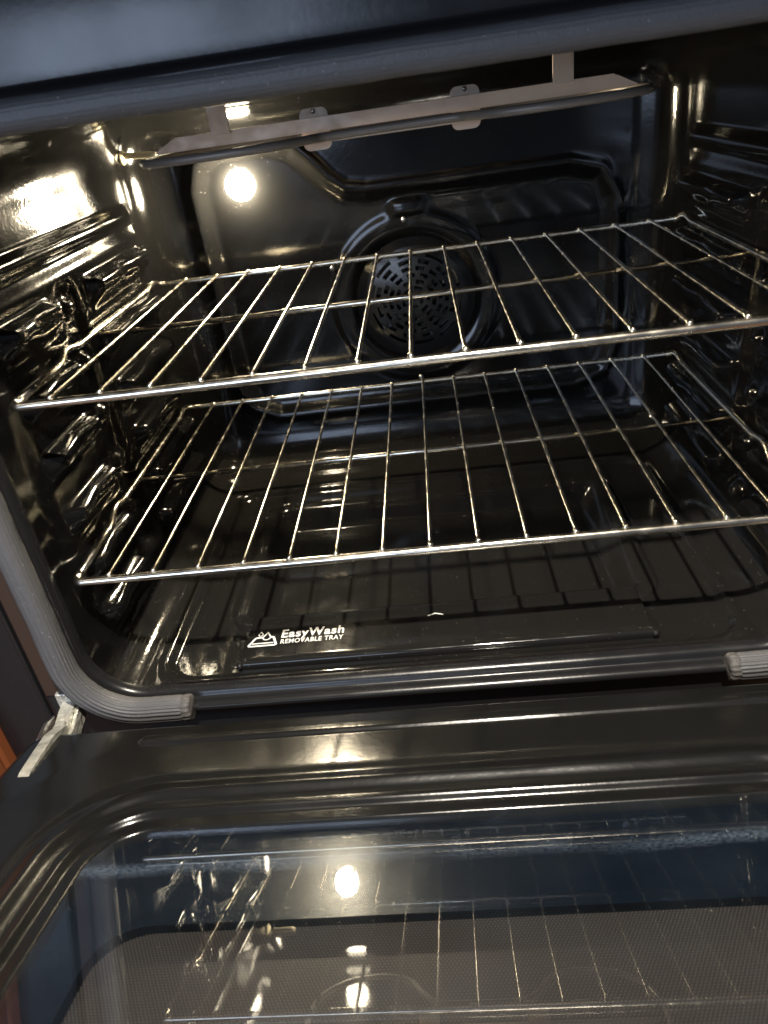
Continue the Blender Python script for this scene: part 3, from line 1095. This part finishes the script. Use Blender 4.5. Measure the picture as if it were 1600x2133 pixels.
text_part("EasyWash", -0.1500, -0.0905, 0.0428, 0.0122, "lettering", 0.030, ZP)
text_part("REMOVABLE TRAY", -0.1495, -0.0905, 0.0335, 0.0066, "lettering", 0.024, ZP)

def stroke(pts, w, closed=False):
    """flat print stroke"""
    P_ = [Vector((p[0], p[1], 0)) for p in pts]
    n_ = len(P_)
    v, f = [], []
    for i in range(n_):
        a = P_[(i - 1) % n_] if (closed or i > 0) else P_[i]
        b = P_[(i + 1) % n_] if (closed or i < n_ - 1) else P_[i]
        t1 = (P_[i] - a).normalized() if (P_[i] - a).length > 1e-9 else (b - P_[i]).normalized()
        t2 = (b - P_[i]).normalized() if (b - P_[i]).length > 1e-9 else t1
        n1 = Vector((-t1.y, t1.x, 0)); n2 = Vector((-t2.y, t2.x, 0))
        mm = (n1 + n2)
        mm = mm / max(mm.length_squared / 2, 0.35)
        v.append((P_[i].x + mm.x * w / 2, P_[i].y + mm.y * w / 2, ZTAB(P_[i].y + mm.y * w / 2)))
        v.append((P_[i].x - mm.x * w / 2, P_[i].y - mm.y * w / 2, ZTAB(P_[i].y - mm.y * w / 2)))
    for i in range(n_ if closed else n_ - 1):
        j = (i + 1) % n_
        f.append((2 * i, 2 * i + 1, 2 * j + 1, 2 * j))
    return v, f
# emblem: a tray outline with two drops above it
ic = MB()
bx0, bx1, by = -0.1795, -0.1535, 0.0325
body = fillet([(-0.1675, 0.0450, 0), (-0.1745, 0.0450, 0), (bx0, 0.0335, 0), (bx0 + 0.001, by, 0), (bx1 - 0.001, by, 0), (bx1, 0.0335, 0), (-0.1575, 0.0450, 0), (-0.1605, 0.0450, 0)], 0.0018, 4)
ic.add(*stroke([(p.x, p.y) for p in body], 0.0022))
ic.add(*stroke([(bx0 + 0.0028, 0.0362), (bx1 - 0.0028, 0.0362)], 0.0016))
def drop(cx, cy_, r, w, a0=-50, a1=230, ht=2.1):
    pts = [(cx, cy_ + r * ht)]
    for k in range(15):
        a = math.radians(35 - (250) * k / 14)
        pts.append((cx + r * math.cos(a), cy_ + r * math.sin(a)))
    return stroke(pts, w, True)
ic.add(*drop(-0.1640, 0.0448, 0.0036, 0.0014))
ic.add(*drop(-0.1705, 0.0495, 0.0020, 0.0010))
adopt(obj("emblem", ic.v, ic.f, M['white'], None, False), tray)
ar = stroke([(-0.0120, 0.0580), (-0.0050, 0.0612), (0.0025, 0.0580)], 0.0016)
adopt(obj("arrow_mark", ar[0], ar[1], M['white'], None, False), tray)

# ================================================================== what stands round the oven
trim = MB()
trim.add(*box((-0.3945, 0.012, -0.05), (0.061, 0.030, 0.80), 0.004))
trim.add(*box((-0.3630, -0.003, -0.05), (0.004, 0.018, 0.80), 0.0015))
tr_ = part("side_trim", trim.v, trim.f, M['enamel_frame'], smooth=False)
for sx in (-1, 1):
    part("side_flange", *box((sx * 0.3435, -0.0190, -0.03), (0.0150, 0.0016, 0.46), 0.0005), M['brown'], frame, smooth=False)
cab = empty("kitchen_cabinet", (-0.69, 0.25, GROUND))
tag(cab, "reddish brown wooden cabinet side by side with the oven", "cabinet")
part("cabinet_panel", *box((-0.714, 0.25, -0.26), (0.57, 0.52, 0.92), 0.003), M['wood'], cab, smooth=False)
part("cabinet_door", *box((-0.712, -0.021, -0.21), (0.565, 0.020, 0.74), 0.004), M['wood'], cab, smooth=False)

fl = obj("kitchen_floor", [(-3, -4, GROUND), (3, -4, GROUND), (3, 1.5, GROUND), (-3, 1.5, GROUND)], [(0, 1, 2, 3)], M['floor'], None, False)
tag(fl, "brown wooden kitchen floor under the oven", "floor", kind="structure")
